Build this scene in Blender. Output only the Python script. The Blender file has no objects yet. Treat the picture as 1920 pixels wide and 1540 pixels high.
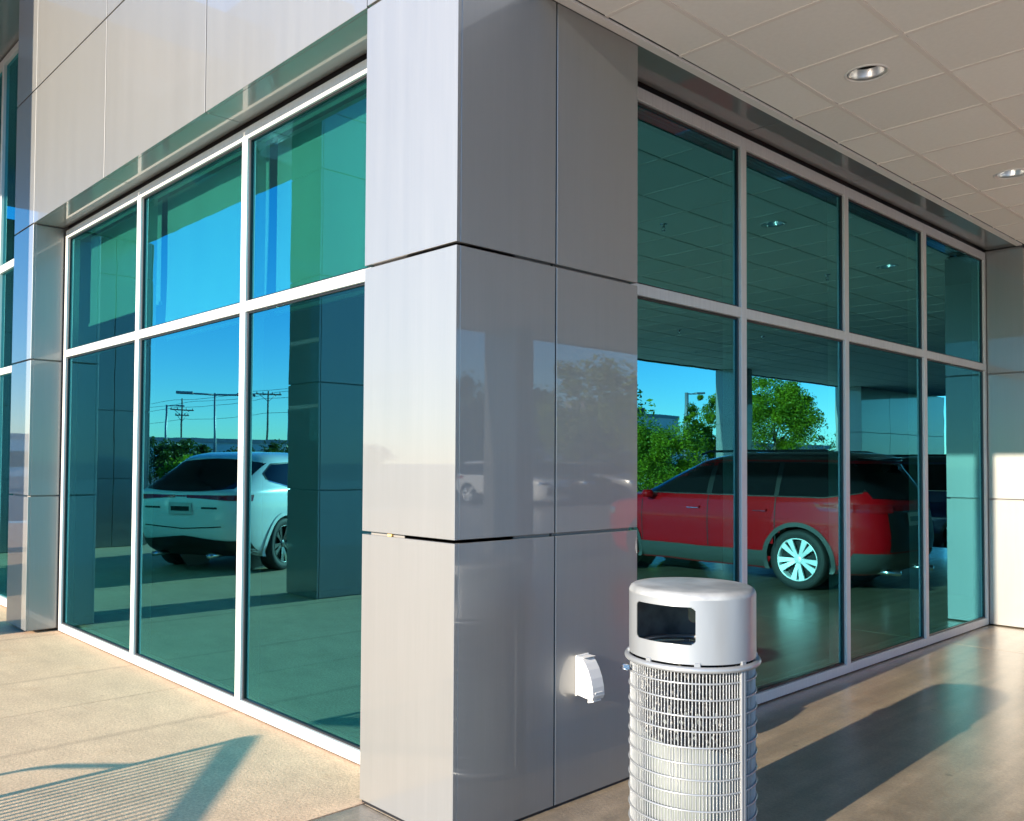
import bpy, math, random
from mathutils import Vector, Matrix
random.seed(7)
R = math.radians
S = bpy.context.scene
COL = S.collection

# ------------------------------------------------------------------ camera
cam_d = bpy.data.cameras.new('camera'); cam = bpy.data.objects.new('camera', cam_d); COL.objects.link(cam)
S.camera = cam
CAM = Vector((2.6853, -2.3451, 1.5417)); YAW, PITCH, ROLL = 0.8291, 0.0280, 0.0064
fw = Vector((-math.sin(YAW)*math.cos(PITCH), math.cos(YAW)*math.cos(PITCH), math.sin(PITCH)))
rt = Vector((math.cos(YAW), math.sin(YAW), 0)); up = rt.cross(fw)
r2 = math.cos(ROLL)*rt + math.sin(ROLL)*up; u2 = -math.sin(ROLL)*rt + math.cos(ROLL)*up
cam.matrix_world = Matrix.Translation(CAM) @ Matrix((r2, u2, -fw)).transposed().to_4x4()
cam_d.sensor_width = 36.0; cam_d.sensor_fit = 'HORIZONTAL'
cam_d.lens = 1647.27/1920*36
cam_d.shift_x = (960-892.7)/1920; cam_d.shift_y = (821.9-770)/1920
cam_d.clip_start = 0.05; cam_d.clip_end = 2000

# ------------------------------------------------------------------ sky, sun, exposure
SUN_TAN, SUN_SX = 0.300, -0.035          # the light travels (SUN_SX, 1, -SUN_TAN)
ldir = Vector((SUN_SX, 1, -SUN_TAN)).normalized()
elev = math.asin(-ldir.z)
W = bpy.data.worlds.new('World'); S.world = W; W.use_nodes = True
wn = W.node_tree.nodes; wl = W.node_tree.links
sky = wn.new('ShaderNodeTexSky'); sky.sky_type = 'NISHITA'; sky.sun_disc = False
sky.sun_elevation = elev; sky.sun_rotation = math.atan2(-ldir.x, -ldir.y)
sky.altitude = 200; sky.air_density = 1.0; sky.dust_density = 0.1; sky.ozone_density = 5.0
bg = wn['Background']; bg.inputs['Strength'].default_value = 0.148
hs = wn.new('ShaderNodeHueSaturation'); hs.inputs['Saturation'].default_value = 1.25
wl.new(sky.outputs[0], hs.inputs['Color']); wl.new(hs.outputs[0], bg.inputs[0])
sun_d = bpy.data.lights.new('sun', 'SUN'); sun = bpy.data.objects.new('sun', sun_d); COL.objects.link(sun)
sun_d.energy = 5.0; sun_d.angle = R(0.53); sun_d.color = (1.0, 0.88, 0.70)
sun.rotation_euler = ldir.to_track_quat('-Z', 'Y').to_euler()
S.view_settings.view_transform = 'Standard'; S.view_settings.look = 'None'
S.view_settings.exposure = 1.5; S.view_settings.gamma = 1.0
S.render.engine = 'CYCLES'
S.cycles.use_denoising = True
S.cycles.max_bounces = 10; S.cycles.diffuse_bounces = 4; S.cycles.glossy_bounces = 6
S.cycles.transparent_max_bounces = 12; S.cycles.caustics_reflective = True; S.cycles.blur_glossy = 1.0; S.cycles.caustics_refractive = False
S.cycles.sample_clamp_indirect = 8.0

# ------------------------------------------------------------------ materials
MATS = {}
def new_mat(name):
    m = bpy.data.materials.new(name); m.use_nodes = True; MATS[name] = m
    return m, m.node_tree.nodes, m.node_tree.links, m.node_tree.nodes['Principled BSDF']
def P(name, col, rough=0.5, metal=0.0, coat=0.0, coat_rough=0.05, noise=None, bump=0.0, bscale=200.0, spec=0.5, emit=None):
    """principled material; noise = (scale, amount, (sx,sy,sz)) varies the colour"""
    m, n, l, b = new_mat(name)
    b.inputs['Base Color'].default_value = (*col, 1); b.inputs['Roughness'].default_value = rough
    b.inputs['Metallic'].default_value = metal; b.inputs['Coat Weight'].default_value = coat
    b.inputs['Coat Roughness'].default_value = coat_rough; b.inputs['Specular IOR Level'].default_value = spec
    if noise or bump:
        tc = n.new('ShaderNodeTexCoord')
    if noise:
        sc, am, st = noise
        mp = n.new('ShaderNodeMapping'); mp.inputs['Scale'].default_value = st; l.new(tc.outputs['Object'], mp.inputs[0])
        t = n.new('ShaderNodeTexNoise'); t.inputs['Scale'].default_value = sc; t.inputs['Detail'].default_value = 6
        l.new(mp.outputs[0], t.inputs['Vector'])
        r = n.new('ShaderNodeValToRGB'); r.color_ramp.elements[0].position = .3; r.color_ramp.elements[1].position = .7
        r.color_ramp.elements[0].color = (*[max(0, c*(1-am)) for c in col], 1)
        r.color_ramp.elements[1].color = (*[min(1, c*(1+am)) for c in col], 1)
        l.new(t.outputs[0], r.inputs[0]); l.new(r.outputs[0], b.inputs['Base Color'])
        mr = n.new('ShaderNodeMapRange'); mr.inputs['To Min'].default_value = max(0.02, rough*(1-am)); mr.inputs['To Max'].default_value = min(1, rough*(1+am))
        l.new(t.outputs[0], mr.inputs[0]); l.new(mr.outputs[0], b.inputs['Roughness'])
    if bump:
        t2 = n.new('ShaderNodeTexNoise'); t2.inputs['Scale'].default_value = bscale; t2.inputs['Detail'].default_value = 5
        l.new(tc.outputs['Object'], t2.inputs['Vector'])
        bp = n.new('ShaderNodeBump'); bp.inputs['Strength'].default_value = bump; bp.inputs['Distance'].default_value = .01
        l.new(t2.outputs[0], bp.inputs['Height']); l.new(bp.outputs[0], b.inputs['Normal'])
    return m

def panel_material(name, col, wave):
    """silver coil-coated metal cladding: fine vertical brush grain, clear lacquer, faint rain streaks"""
    m, n, l, b = new_mat(name)
    geo = n.new('ShaderNodeNewGeometry')
    mp = n.new('ShaderNodeMapping'); mp.inputs['Scale'].default_value = (160, 160, 3.0); l.new(geo.outputs['Position'], mp.inputs[0])
    t = n.new('ShaderNodeTexNoise'); t.inputs['Scale'].default_value = 1.0; t.inputs['Detail'].default_value = 4; l.new(mp.outputs[0], t.inputs['Vector'])
    mp2 = n.new('ShaderNodeMapping'); mp2.inputs['Scale'].default_value = (14, 14, .35); l.new(geo.outputs['Position'], mp2.inputs[0])
    s = n.new('ShaderNodeTexNoise'); s.inputs['Scale'].default_value = 1.0; s.inputs['Detail'].default_value = 7; s.inputs['Roughness'].default_value = .65
    l.new(mp2.outputs[0], s.inputs['Vector'])
    r = n.new('ShaderNodeValToRGB'); r.color_ramp.elements[0].position = .25; r.color_ramp.elements[1].position = .75
    r.color_ramp.elements[0].color = (*[c*.93 for c in col], 1); r.color_ramp.elements[1].color = (*[c*1.05 for c in col], 1)
    ad = n.new('ShaderNodeMath'); ad.operation = 'ADD'; l.new(t.outputs[0], ad.inputs[0]); l.new(s.outputs[0], ad.inputs[1])
    hv = n.new('ShaderNodeMath'); hv.operation = 'MULTIPLY'; hv.inputs[1].default_value = .5; l.new(ad.outputs[0], hv.inputs[0])
    l.new(hv.outputs[0], r.inputs[0]); l.new(r.outputs[0], b.inputs['Base Color'])
    b.inputs['Metallic'].default_value = .5; b.inputs['Roughness'].default_value = .40
    mr = n.new('ShaderNodeMapRange'); mr.inputs['To Min'].default_value = .34; mr.inputs['To Max'].default_value = .50
    l.new(hv.outputs[0], mr.inputs[0]); l.new(mr.outputs[0], b.inputs['Roughness'])
    b.inputs['Coat Weight'].default_value = 1.0; b.inputs['Coat Roughness'].default_value = .018; b.inputs['Coat IOR'].default_value = 1.45
    # oil-canning: very slow waviness of the sheet, seen in the lacquer's reflections
    w = n.new('ShaderNodeTexNoise'); w.inputs['Scale'].default_value = 1.6; w.inputs['Detail'].default_value = 1; l.new(geo.outputs['Position'], w.inputs['Vector'])
    bp = n.new('ShaderNodeBump'); bp.inputs['Strength'].default_value = wave; bp.inputs['Distance'].default_value = .02
    l.new(w.outputs[0], bp.inputs['Height']); l.new(bp.outputs[0], b.inputs['Coat Normal'])
    return m

def concrete(name, col, rough, amt, speck, coat=0.0, coat_rough=.2, stain=.25, streak=0.0, spots=0.0, light_gaps=()):
    m, n, l, b = new_mat(name)
    geo = n.new('ShaderNodeNewGeometry')
    def noise(sc, det, ro=.6):
        t = n.new('ShaderNodeTexNoise'); t.inputs['Scale'].default_value = sc; t.inputs['Detail'].default_value = det
        t.inputs['Roughness'].default_value = ro; l.new(geo.outputs['Position'], t.inputs['Vector']); return t
    big = noise(.9, 6, .7); mid = noise(7, 7, .75); fine = noise(70, 4, .8)
    def ramp(src, a, c0, c, c1):
        r = n.new('ShaderNodeValToRGB'); r.color_ramp.elements[0].position = a; r.color_ramp.elements[1].position = c
        r.color_ramp.elements[0].color = (c0, c0, c0, 1); r.color_ramp.elements[1].color = (c1, c1, c1, 1); l.new(src.outputs[0], r.inputs[0]); return r
    a1 = ramp(big, .3, 1-amt, .7, 1+amt*.5); a2 = ramp(mid, .3, 1-amt*.8, .7, 1+amt*.4); a3 = ramp(fine, .34, 1-speck, .66, 1+speck)
    def mul(x, y):
        mx = n.new('ShaderNodeMix'); mx.data_type = 'RGBA'; mx.blend_type = 'MULTIPLY'; mx.inputs['Factor'].default_value = 1
        l.new(x, mx.inputs[6]); l.new(y, mx.inputs[7]); return mx.outputs[2]
    base = n.new('ShaderNodeRGB'); base.outputs[0].default_value = (*col, 1)
    c = mul(mul(mul(base.outputs[0], a1.outputs[0]), a2.outputs[0]), a3.outputs[0])
    # blotchy water stains, browner than the slab
    st = noise(2.3, 8, .75); sr = n.new('ShaderNodeValToRGB'); sr.color_ramp.elements[0].position = .58; sr.color_ramp.elements[1].position = .70
    l.new(st.outputs[0], sr.inputs[0])
    sm = n.new('ShaderNodeMath'); sm.operation = 'MULTIPLY'; sm.inputs[1].default_value = stain; l.new(sr.outputs[0], sm.inputs[0])
    mx = n.new('ShaderNodeMix'); mx.data_type = 'RGBA'; l.new(sm.outputs[0], mx.inputs['Factor']); l.new(c, mx.inputs[6])
    mx.inputs[7].default_value = (col[0]*.72, col[1]*.60, col[2]*.48, 1)
    col_out = mx.outputs[2]
    if streak:      # scuffs and tyre marks running along the drive
        mp = n.new('ShaderNodeMapping'); mp.inputs['Scale'].default_value = (9, .35, 1); l.new(geo.outputs['Position'], mp.inputs[0])
        sk = n.new('ShaderNodeTexNoise'); sk.inputs['Scale'].default_value = 1; sk.inputs['Detail'].default_value = 5; l.new(mp.outputs[0], sk.inputs['Vector'])
        kr = n.new('ShaderNodeValToRGB'); kr.color_ramp.elements[0].position = .35; kr.color_ramp.elements[1].position = .68
        kr.color_ramp.elements[0].color = (1-streak, 1-streak, 1-streak, 1); kr.color_ramp.elements[1].color = (1+streak*.6, 1+streak*.6, 1+streak*.6, 1)
        l.new(sk.outputs[0], kr.inputs[0]); col_out = mul(col_out, kr.outputs[0])
    if spots:       # small dark spots (gum, oil drips)
        vo = n.new('ShaderNodeTexVoronoi'); vo.inputs['Scale'].default_value = 2.6; l.new(geo.outputs['Position'], vo.inputs['Vector'])
        vr = n.new('ShaderNodeValToRGB'); vr.color_ramp.elements[0].position = .035; vr.color_ramp.elements[1].position = .06
        vr.color_ramp.elements[0].color = (1-spots, 1-spots, 1-spots, 1); vr.color_ramp.elements[1].color = (1, 1, 1, 1)
        l.new(vo.outputs['Distance'], vr.inputs[0]); col_out = mul(col_out, vr.outputs[0])
    if light_gaps:       # gaps the mullions leave in sunlight mirrored by the glass, painted as dim bands
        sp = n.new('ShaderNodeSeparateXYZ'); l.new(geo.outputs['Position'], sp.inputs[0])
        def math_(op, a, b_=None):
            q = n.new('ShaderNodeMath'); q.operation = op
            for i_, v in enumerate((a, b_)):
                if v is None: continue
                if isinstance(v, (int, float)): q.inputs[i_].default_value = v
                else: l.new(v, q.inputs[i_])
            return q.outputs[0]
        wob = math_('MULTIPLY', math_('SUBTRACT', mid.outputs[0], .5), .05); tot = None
        for dx in light_gaps:
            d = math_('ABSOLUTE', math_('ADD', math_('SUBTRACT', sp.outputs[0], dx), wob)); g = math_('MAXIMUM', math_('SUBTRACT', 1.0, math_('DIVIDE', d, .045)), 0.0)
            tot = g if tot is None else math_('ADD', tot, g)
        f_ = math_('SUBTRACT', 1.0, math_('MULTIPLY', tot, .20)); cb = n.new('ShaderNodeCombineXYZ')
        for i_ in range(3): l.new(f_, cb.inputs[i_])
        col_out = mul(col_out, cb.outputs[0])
    l.new(col_out, b.inputs['Base Color'])
    mr = n.new('ShaderNodeMapRange'); mr.inputs['To Min'].default_value = rough*.8; mr.inputs['To Max'].default_value = min(1, rough*1.25)
    l.new(mid.outputs[0], mr.inputs[0]); l.new(mr.outputs[0], b.inputs['Roughness'])
    b.inputs['Coat Weight'].default_value = coat; b.inputs['Coat Roughness'].default_value = coat_rough
    bp = n.new('ShaderNodeBump'); bp.inputs['Strength'].default_value = .6; bp.inputs['Distance'].default_value = .006
    l.new(fine.outputs[0], bp.inputs['Height']); l.new(bp.outputs[0], b.inputs['Normal'])
    b2 = n.new('ShaderNodeBump'); b2.inputs['Strength'].default_value = .22; b2.inputs['Distance'].default_value = .004
    l.new(fine.outputs[0], b2.inputs['Height']); l.new(b2.outputs[0], b.inputs['Coat Normal'])
    return m

def glass_material(name, refl, trans, f0, f1, wob):
    """solar-control glazing: tinted mirror-like reflection over a tinted view through"""
    m, n, l, b = new_mat(name); n.remove(b); out = n['Material Output']
    gl = n.new('ShaderNodeBsdfGlossy'); gl.inputs['Color'].default_value = (*refl, 1); gl.inputs['Roughness'].default_value = 0.0
    tr = n.new('ShaderNodeBsdfTransparent'); tr.inputs['Color'].default_value = (*trans, 1)
    lw = n.new('ShaderNodeLayerWeight'); lw.inputs['Blend'].default_value = .35
    mr = n.new('ShaderNodeMapRange'); mr.inputs['To Min'].default_value = f0; mr.inputs['To Max'].default_value = f1; l.new(lw.outputs['Fresnel'], mr.inputs[0])
    mx = n.new('ShaderNodeMixShader'); l.new(mr.outputs[0], mx.inputs[0]); l.new(tr.outputs[0], mx.inputs[1]); l.new(gl.outputs[0], mx.inputs[2])
    l.new(mx.outputs[0], out.inputs[0])
    geo = n.new('ShaderNodeNewGeometry')
    w = n.new('ShaderNodeTexNoise'); w.inputs['Scale'].default_value = 1.7; w.inputs['Detail'].default_value = 2; l.new(geo.outputs['Position'], w.inputs['Vector'])
    bp = n.new('ShaderNodeBump'); bp.inputs['Strength'].default_value = wob; bp.inputs['Distance'].default_value = .02
    l.new(w.outputs[0], bp.inputs['Height']); l.new(bp.outputs[0], gl.inputs['Normal'])
    return m

panel_material('panel', (.250, .243, .233), .016)
P('backing', (.10, .10, .105), .5, .5)
P('gap', (.26, .24, .225), .5, .3)
P('frame', (.57, .555, .53), .45, .2, noise=(60, .06, (1, 1, .05)))
P('gasket', (.012, .012, .014), .35)
P('spacer', (.30, .34, .36), .35, .8)
glass_material('glass', (.20, .79, .88), (.15, .40, .36), .33, .92, .02)
m_, n_, l_, b_ = new_mat('glass_inner'); n_.remove(b_)
t_ = n_.new('ShaderNodeBsdfTransparent'); t_.inputs[0].default_value = (.93, .97, .95, 1); l_.new(t_.outputs[0], n_['Material Output'].inputs[0])
P('blind', (.78, .78, .74), .85, noise=(3, .06, (1, 1, .3)))
P('rail_dark', (.06, .055, .05), .5)
concrete('pavement', (.53, .355, .226), .85, .18, .28, stain=.42, spots=.22, light_gaps=(-2.36, -3.97, -5.60))
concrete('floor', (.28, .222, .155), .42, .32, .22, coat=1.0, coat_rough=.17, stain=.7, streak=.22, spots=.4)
concrete('lot', (.56, .50, .41), .7, .12, .12, coat=.9, coat_rough=.22, stain=.2)  # paled and glossed so unseen ground throws sunlight up under the canopy
concrete('asphalt', (.075, .075, .08), .9, .15, .2, stain=.1)
P('tile', (.92, .87, .79), .95, noise=(40, .02, (1, 1, 1)), bump=.15, bscale=400)
def tile_variation():
    m=MATS['tile']; n,l=m.node_tree.nodes,m.node_tree.links; b=n['Principled BSDF']; src=b.inputs['Base Color'].links[0].from_socket
    oi=n.new('ShaderNodeObjectInfo'); mr=n.new('ShaderNodeMapRange'); mr.inputs['To Min'].default_value=.93; mr.inputs['To Max'].default_value=1.0; l.new(oi.outputs['Random'],mr.inputs[0])
    mx=n.new('ShaderNodeMix'); mx.data_type='RGBA'; mx.blend_type='MULTIPLY'; mx.inputs['Factor'].default_value=1; l.new(src,mx.inputs[6]); l.new(mr.outputs[0],mx.inputs[7]); l.new(mx.outputs[2],b.inputs['Base Color'])
tile_variation()
P('tee', (.82, .745, .665), .7)
P('trim', (.80, .76, .70), .5)
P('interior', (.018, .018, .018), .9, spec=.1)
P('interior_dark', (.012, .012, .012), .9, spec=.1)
P('reflector', (.90, .88, .84), .34, .8)
P('lamp_inside', (.25, .24, .22), .5)
P('bin_paint', (.285, .295, .305), .34, .45, .35, .15, noise=(14, .05, (1, 1, .25)))
P('bin_top', (.31, .315, .315), .5, .35, .2, .2, noise=(9, .26, (1, 1, 1)))
P('bin_liner', (.15, .168, .16), .55, noise=(9, .12, (1, 1, .3)))
P('black_bag', (.012, .012, .013), .28, 0, 0, noise=(20, .3, (1, 1, 1)), bump=1.0, bscale=38)
P('bin_inside', (.10, .11, .115), .6, .2, noise=(12, .5, (1, 1, 1)))
P('chrome', (.75, .75, .75), .1, 1)
P('plastic_grey', (.60, .60, .60), .38)
P('plastic_white', (.78, .77, .74), .35)
P('red_paint', (.36, .001, .004), .45, 0, .6, .02, spec=.1)
P('white_paint', (.78, .78, .77), .3, 0, 1.0, .03)
P('blue_paint', (.015, .045, .14), .3, .3, 1.0, .03)
P('silver_paint', (.45, .46, .47), .3, .6, 1.0, .03)
P('black_paint', (.012, .012, .014), .3, .1, 1.0, .03)
P('car_glass', (.006, .007, .009), .06, 0, 0, .01, spec=.35)
P('cladding', (.042, .045, .044), .5)
P('black_trim', (.010, .010, .010), .4)
P('tyre', (.016, .016, .016), .7)
P('rim', (.86, .87, .88), .4, .35)
P('tail_red', (.30, .004, .006), .12, 0, 1.0, .02)
P('plate', (.50, .50, .48), .5)
P('pole_metal', (.34, .34, .35), .5, .6)
P('pole_wood', (.20, .15, .11), .9, noise=(20, .3, (1, 1, .1)))
P('wire', (.02, .02, .02), .6)
P('bark', (.13, .10, .075), .95, noise=(12, .35, (1, 1, .2)), bump=.8, bscale=30)
P('far_wall', (.74, .72, .68), .8, noise=(.6, .08, (1, 1, 3)))
P('far_trim', (.30, .31, .32), .6)
P('bench_metal', (.05, .05, .055), .4, .5)
P('bolt', (.45, .38, .30), .5, .6)
P('stain_label', (.72, .45, .16), .7)
def leaf(name, col):
    m, n, l, b = new_mat(name)
    oi = n.new('ShaderNodeNewGeometry'); r = n.new('ShaderNodeValToRGB')
    r.color_ramp.elements[0].color = (*[c*.8 for c in col], 1); r.color_ramp.elements[1].color = (*[c*1.2 for c in col], 1)
    l.new(oi.outputs['Random Per Island'], r.inputs[0])
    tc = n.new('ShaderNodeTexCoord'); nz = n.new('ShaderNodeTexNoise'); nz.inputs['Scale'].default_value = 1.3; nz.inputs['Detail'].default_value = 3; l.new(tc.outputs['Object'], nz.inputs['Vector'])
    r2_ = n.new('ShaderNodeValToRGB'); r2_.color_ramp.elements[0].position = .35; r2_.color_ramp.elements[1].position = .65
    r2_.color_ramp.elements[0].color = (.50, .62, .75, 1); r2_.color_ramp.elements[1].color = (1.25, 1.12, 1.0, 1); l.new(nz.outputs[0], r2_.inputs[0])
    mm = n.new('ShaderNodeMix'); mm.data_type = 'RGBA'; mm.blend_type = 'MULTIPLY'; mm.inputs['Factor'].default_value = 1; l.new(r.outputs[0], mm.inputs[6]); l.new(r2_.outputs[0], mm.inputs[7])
    l.new(mm.outputs[2], b.inputs['Base Color'])
    b.inputs['Roughness'].default_value = .5
    b.inputs['Subsurface Weight'].default_value = 0
    tl = n.new('ShaderNodeBsdfTranslucent'); l.new(mm.outputs[2], tl.inputs[0])
    mx = n.new('ShaderNodeMixShader'); mx.inputs[0].default_value = .45
    l.new(b.outputs[0], mx.inputs[1]); l.new(tl.outputs[0], mx.inputs[2]); l.new(mx.outputs[0], n['Material Output'].inputs[0])
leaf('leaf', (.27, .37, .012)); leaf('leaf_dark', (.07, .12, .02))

# ------------------------------------------------------------------ mesh helpers
class MB:
    def __init__(s): s.v = []; s.f = []; s.mi = []; s.sm = []
    def add(s, vs, fs, mi=0, smooth=False):
        o = len(s.v); s.v += [tuple(v) for v in vs]; s.f += [tuple(i+o for i in f) for f in fs]
        s.mi += [mi]*len(fs); s.sm += [smooth]*len(fs); return s
    def box(s, x0, x1, y0, y1, z0, z1, mi=0):
        return s.add([(x0,y0,z0),(x1,y0,z0),(x1,y1,z0),(x0,y1,z0),(x0,y0,z1),(x1,y0,z1),(x1,y1,z1),(x0,y1,z1)],
                     [(0,3,2,1),(4,5,6,7),(0,1,5,4),(1,2,6,5),(2,3,7,6),(3,0,4,7)], mi)
    def cbox(s, x0, x1, y0, y1, z0, z1, c=.003, mi=0):
        """box with chamfered edges"""
        X=(x0,x1);Y=(y0,y1);Z=(z0,z1); vs=[]; idx={}
        for a in (0,1):
            for b in (0,1):
                for d in (0,1):
                    for k in range(3):
                        p=[X[a],Y[b],Z[d]]; sg=[1 if a==0 else -1,1 if b==0 else -1,1 if d==0 else -1]
                        for q in range(3):
                            if q!=k: p[q]+=sg[q]*c
                        idx[a,b,d,k]=len(vs); vs.append(p)
        fs=[]
        for k in range(3):
            o=[q for q in range(3) if q!=k]
            for e in (0,1):
                ring=[]
                for (i,j) in ((0,0),(1,0),(1,1),(0,1)):
                    t=[0,0,0]; t[k]=e; t[o[0]]=i; t[o[1]]=j; ring.append(idx[t[0],t[1],t[2],k])
                fs.append(ring)
        for k in range(3):
            o=[q for q in range(3) if q!=k]
            for i in (0,1):
                for j in (0,1):
                    t0=[0,0,0]; t0[o[0]]=i; t0[o[1]]=j; t1=list(t0); t1[k]=1
                    fs.append([idx[(*t0,o[0])],idx[(*t1,o[0])],idx[(*t1,o[1])],idx[(*t0,o[1])]])
        for a in (0,1):
            for b in (0,1):
                for d in (0,1): fs.append([idx[a,b,d,0],idx[a,b,d,1],idx[a,b,d,2]])
        cen=Vector(((x0+x1)/2,(y0+y1)/2,(z0+z1)/2)); out=[]
        for f in fs:
            p=[Vector(vs[i]) for i in f]; n=(p[1]-p[0]).cross(p[2]-p[0]); mid=sum(p,Vector())/len(p)
            out.append(f if n.dot(mid-cen)>0 else f[::-1])
        return s.add(vs,out,mi)
    def lathe(s, prof, n=48, cx=0, cy=0, mi=0, smooth=True, a0=0, a1=2*math.pi):
        full = abs(a1-a0-2*math.pi)<1e-6; m = n if full else n+1
        vs=[(cx+r*math.cos(a0+(a1-a0)*i/n), cy+r*math.sin(a0+(a1-a0)*i/n), z) for i in range(m) for r,z in prof]
        k=len(prof); fs=[]
        for i in range(n):
            j=(i+1)%m
            for q in range(k-1): fs.append((i*k+q, j*k+q, j*k+q+1, i*k+q+1))
        return s.add(vs,fs,mi,smooth)
    def tube(s, pts, r, n=8, mi=0, closed=False, caps=True, smooth=True):
        pts=[Vector(p) for p in pts]; rs=r if isinstance(r,(list,tuple)) else [r]*len(pts); N=len(pts); vs=[]; ref=None
        for i,p in enumerate(pts):
            a=pts[i-1] if (i>0 or closed) else p; b=pts[(i+1)%N] if (i<N-1 or closed) else p
            t=(b-a).normalized()
            if ref is None: ref=Vector((0,0,1)) if abs(t.z)<.9 else Vector((1,0,0))
            e1=(ref-t*ref.dot(t)).normalized(); e2=t.cross(e1); ref=e1
            for k in range(n):
                an=2*math.pi*k/n; vs.append(p+rs[i]*(math.cos(an)*e1+math.sin(an)*e2))
        fs=[]
        for i in range(N if closed else N-1):
            j=(i+1)%N
            for k in range(n):
                q=(k+1)%n; fs.append((i*n+k, i*n+q, j*n+q, j*n+k))
        if caps and not closed: fs+= [tuple(range(n))[::-1], tuple((N-1)*n+k for k in range(n))]
        return s.add(vs,fs,mi,smooth)
    def prism(s, poly, ax, a, b, mi=0):
        """poly: 2D outline (counter-clockwise) in the two other axes; extruded along axis ax from a to b"""
        def mk(u,v,w):
            t=[0,0,0]; o=[q for q in range(3) if q!=ax]; t[o[0]]=u; t[o[1]]=v; t[ax]=w; return t
        n=len(poly); vs=[mk(u,v,a) for u,v in poly]+[mk(u,v,b) for u,v in poly]
        fs=[tuple(range(n))[::-1],tuple(range(n,2*n))]+[(i,(i+1)%n,n+(i+1)%n,n+i) for i in range(n)]
        if ax==1: fs=[f[::-1] for f in fs]
        return s.add(vs,fs,mi)
    def grid(s, fn, nu, nv, mi=0, smooth=True, flip=False):
        vs=[fn(i/nu,j/nv) for i in range(nu+1) for j in range(nv+1)]; fs=[]
        for i in range(nu):
            for j in range(nv):
                q=(i*(nv+1)+j,(i+1)*(nv+1)+j,(i+1)*(nv+1)+j+1,i*(nv+1)+j+1); fs.append(q[::-1] if flip else q)
        return s.add(vs,fs,mi,smooth)
    def mesh(s, name, mats):
        me=bpy.data.meshes.new(name); me.from_pydata(s.v,[],s.f)
        for m in ([mats] if isinstance(mats,str) else mats): me.materials.append(MATS[m])
        me.polygons.foreach_set('material_index', s.mi); me.polygons.foreach_set('use_smooth', s.sm); me.update(); return me
    def build(s, name, mats, parent=None, loc=None):
        o=bpy.data.objects.new(name, s.mesh(name,mats)); COL.objects.link(o)
        if parent is not None: o.parent=parent
        if loc is not None: o.location=loc
        return o
def tag(o, label=None, cat=None, group=None, kind=None):
    if label: o['label']=label
    if cat: o['category']=cat
    if group: o['group']=group
    if kind: o['kind']=kind
    return o
def empty(name, loc=(0,0,0), rz=0):
    o=bpy.data.objects.new(name,None); COL.objects.link(o); o.location=loc; o.rotation_euler=(0,0,rz); o.empty_display_size=.1; return o
def inst(name, mesh, parent, loc=(0,0,0), rot=(0,0,0)):
    o=bpy.data.objects.new(name,mesh); COL.objects.link(o); o.parent=parent; o.location=loc; o.rotation_euler=rot; return o
def copy_tree(o, parent=None):
    c=o.copy(); COL.objects.link(c); c.parent=parent
    for ch in list(o.children): copy_tree(ch,c)
    return c
PC={}
def panel(parent, x0,x1,y0,y1,z0,z1, mat='panel', name='panel', c=.0014):
    """one cladding panel, mesh data shared between panels of one size"""
    d=(round(x1-x0,4),round(y1-y0,4),round(z1-z0,4),mat,c)
    if d not in PC: PC[d]=MB().cbox(-d[0]/2,d[0]/2,-d[1]/2,d[1]/2,-d[2]/2,d[2]/2,c).mesh(name,mat)
    return inst(name,PC[d],parent,((x0+x1)/2,(y0+y1)/2,(z0+z1)/2))

PH=1.22; G=.007          # cladding storey height, half joint
XL,XC=-5.758,-.644       # window bay on the left facade
F1,F2=-4.022,-2.333
YB=1.2057; YR=7.137      # window bay on the right facade
REC=.265                 # recess of the frames

# ------------------------------------------------------------------ ground
gr=MB().add([(-900,-900,-.16),(900,-900,-.16),(900,900,-.16),(-900,900,-.16)],[(0,1,2,3)]).build('ground','asphalt'); tag(gr,kind='structure')
pv=MB().box(-22,-.61,-16,.24,-.15,-.03).build('pavement','lot'); tag(pv,kind='structure')
xs=[-.612,-3.12,-5.63,-8.14,-10.65,-13.16,-15.67,-18.18,-20.7]; ys=[REC+.13,-3.2,-6.4,-9.6,-12.8,-15.9]
j=.0035
for i in range(len(xs)-1):
    for k in range(len(ys)-1):
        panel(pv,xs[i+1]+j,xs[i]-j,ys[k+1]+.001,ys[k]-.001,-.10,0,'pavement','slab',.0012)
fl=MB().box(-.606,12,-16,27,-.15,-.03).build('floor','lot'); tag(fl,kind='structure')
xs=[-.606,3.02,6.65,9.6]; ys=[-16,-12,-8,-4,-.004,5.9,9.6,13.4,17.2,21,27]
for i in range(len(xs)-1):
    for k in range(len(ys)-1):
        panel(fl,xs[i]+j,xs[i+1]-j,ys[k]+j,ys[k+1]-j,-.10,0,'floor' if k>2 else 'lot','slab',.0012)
rd=MB().box(12.2,60,-40,90,-.155,-.05).build('parking_lot','lot'); tag(rd,kind='structure')

# ------------------------------------------------------------------ the building
bld=empty('building',(0,0,0)); tag(bld,'silver metal panelled showroom with green reflective glass windows','building')
T=.022
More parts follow.
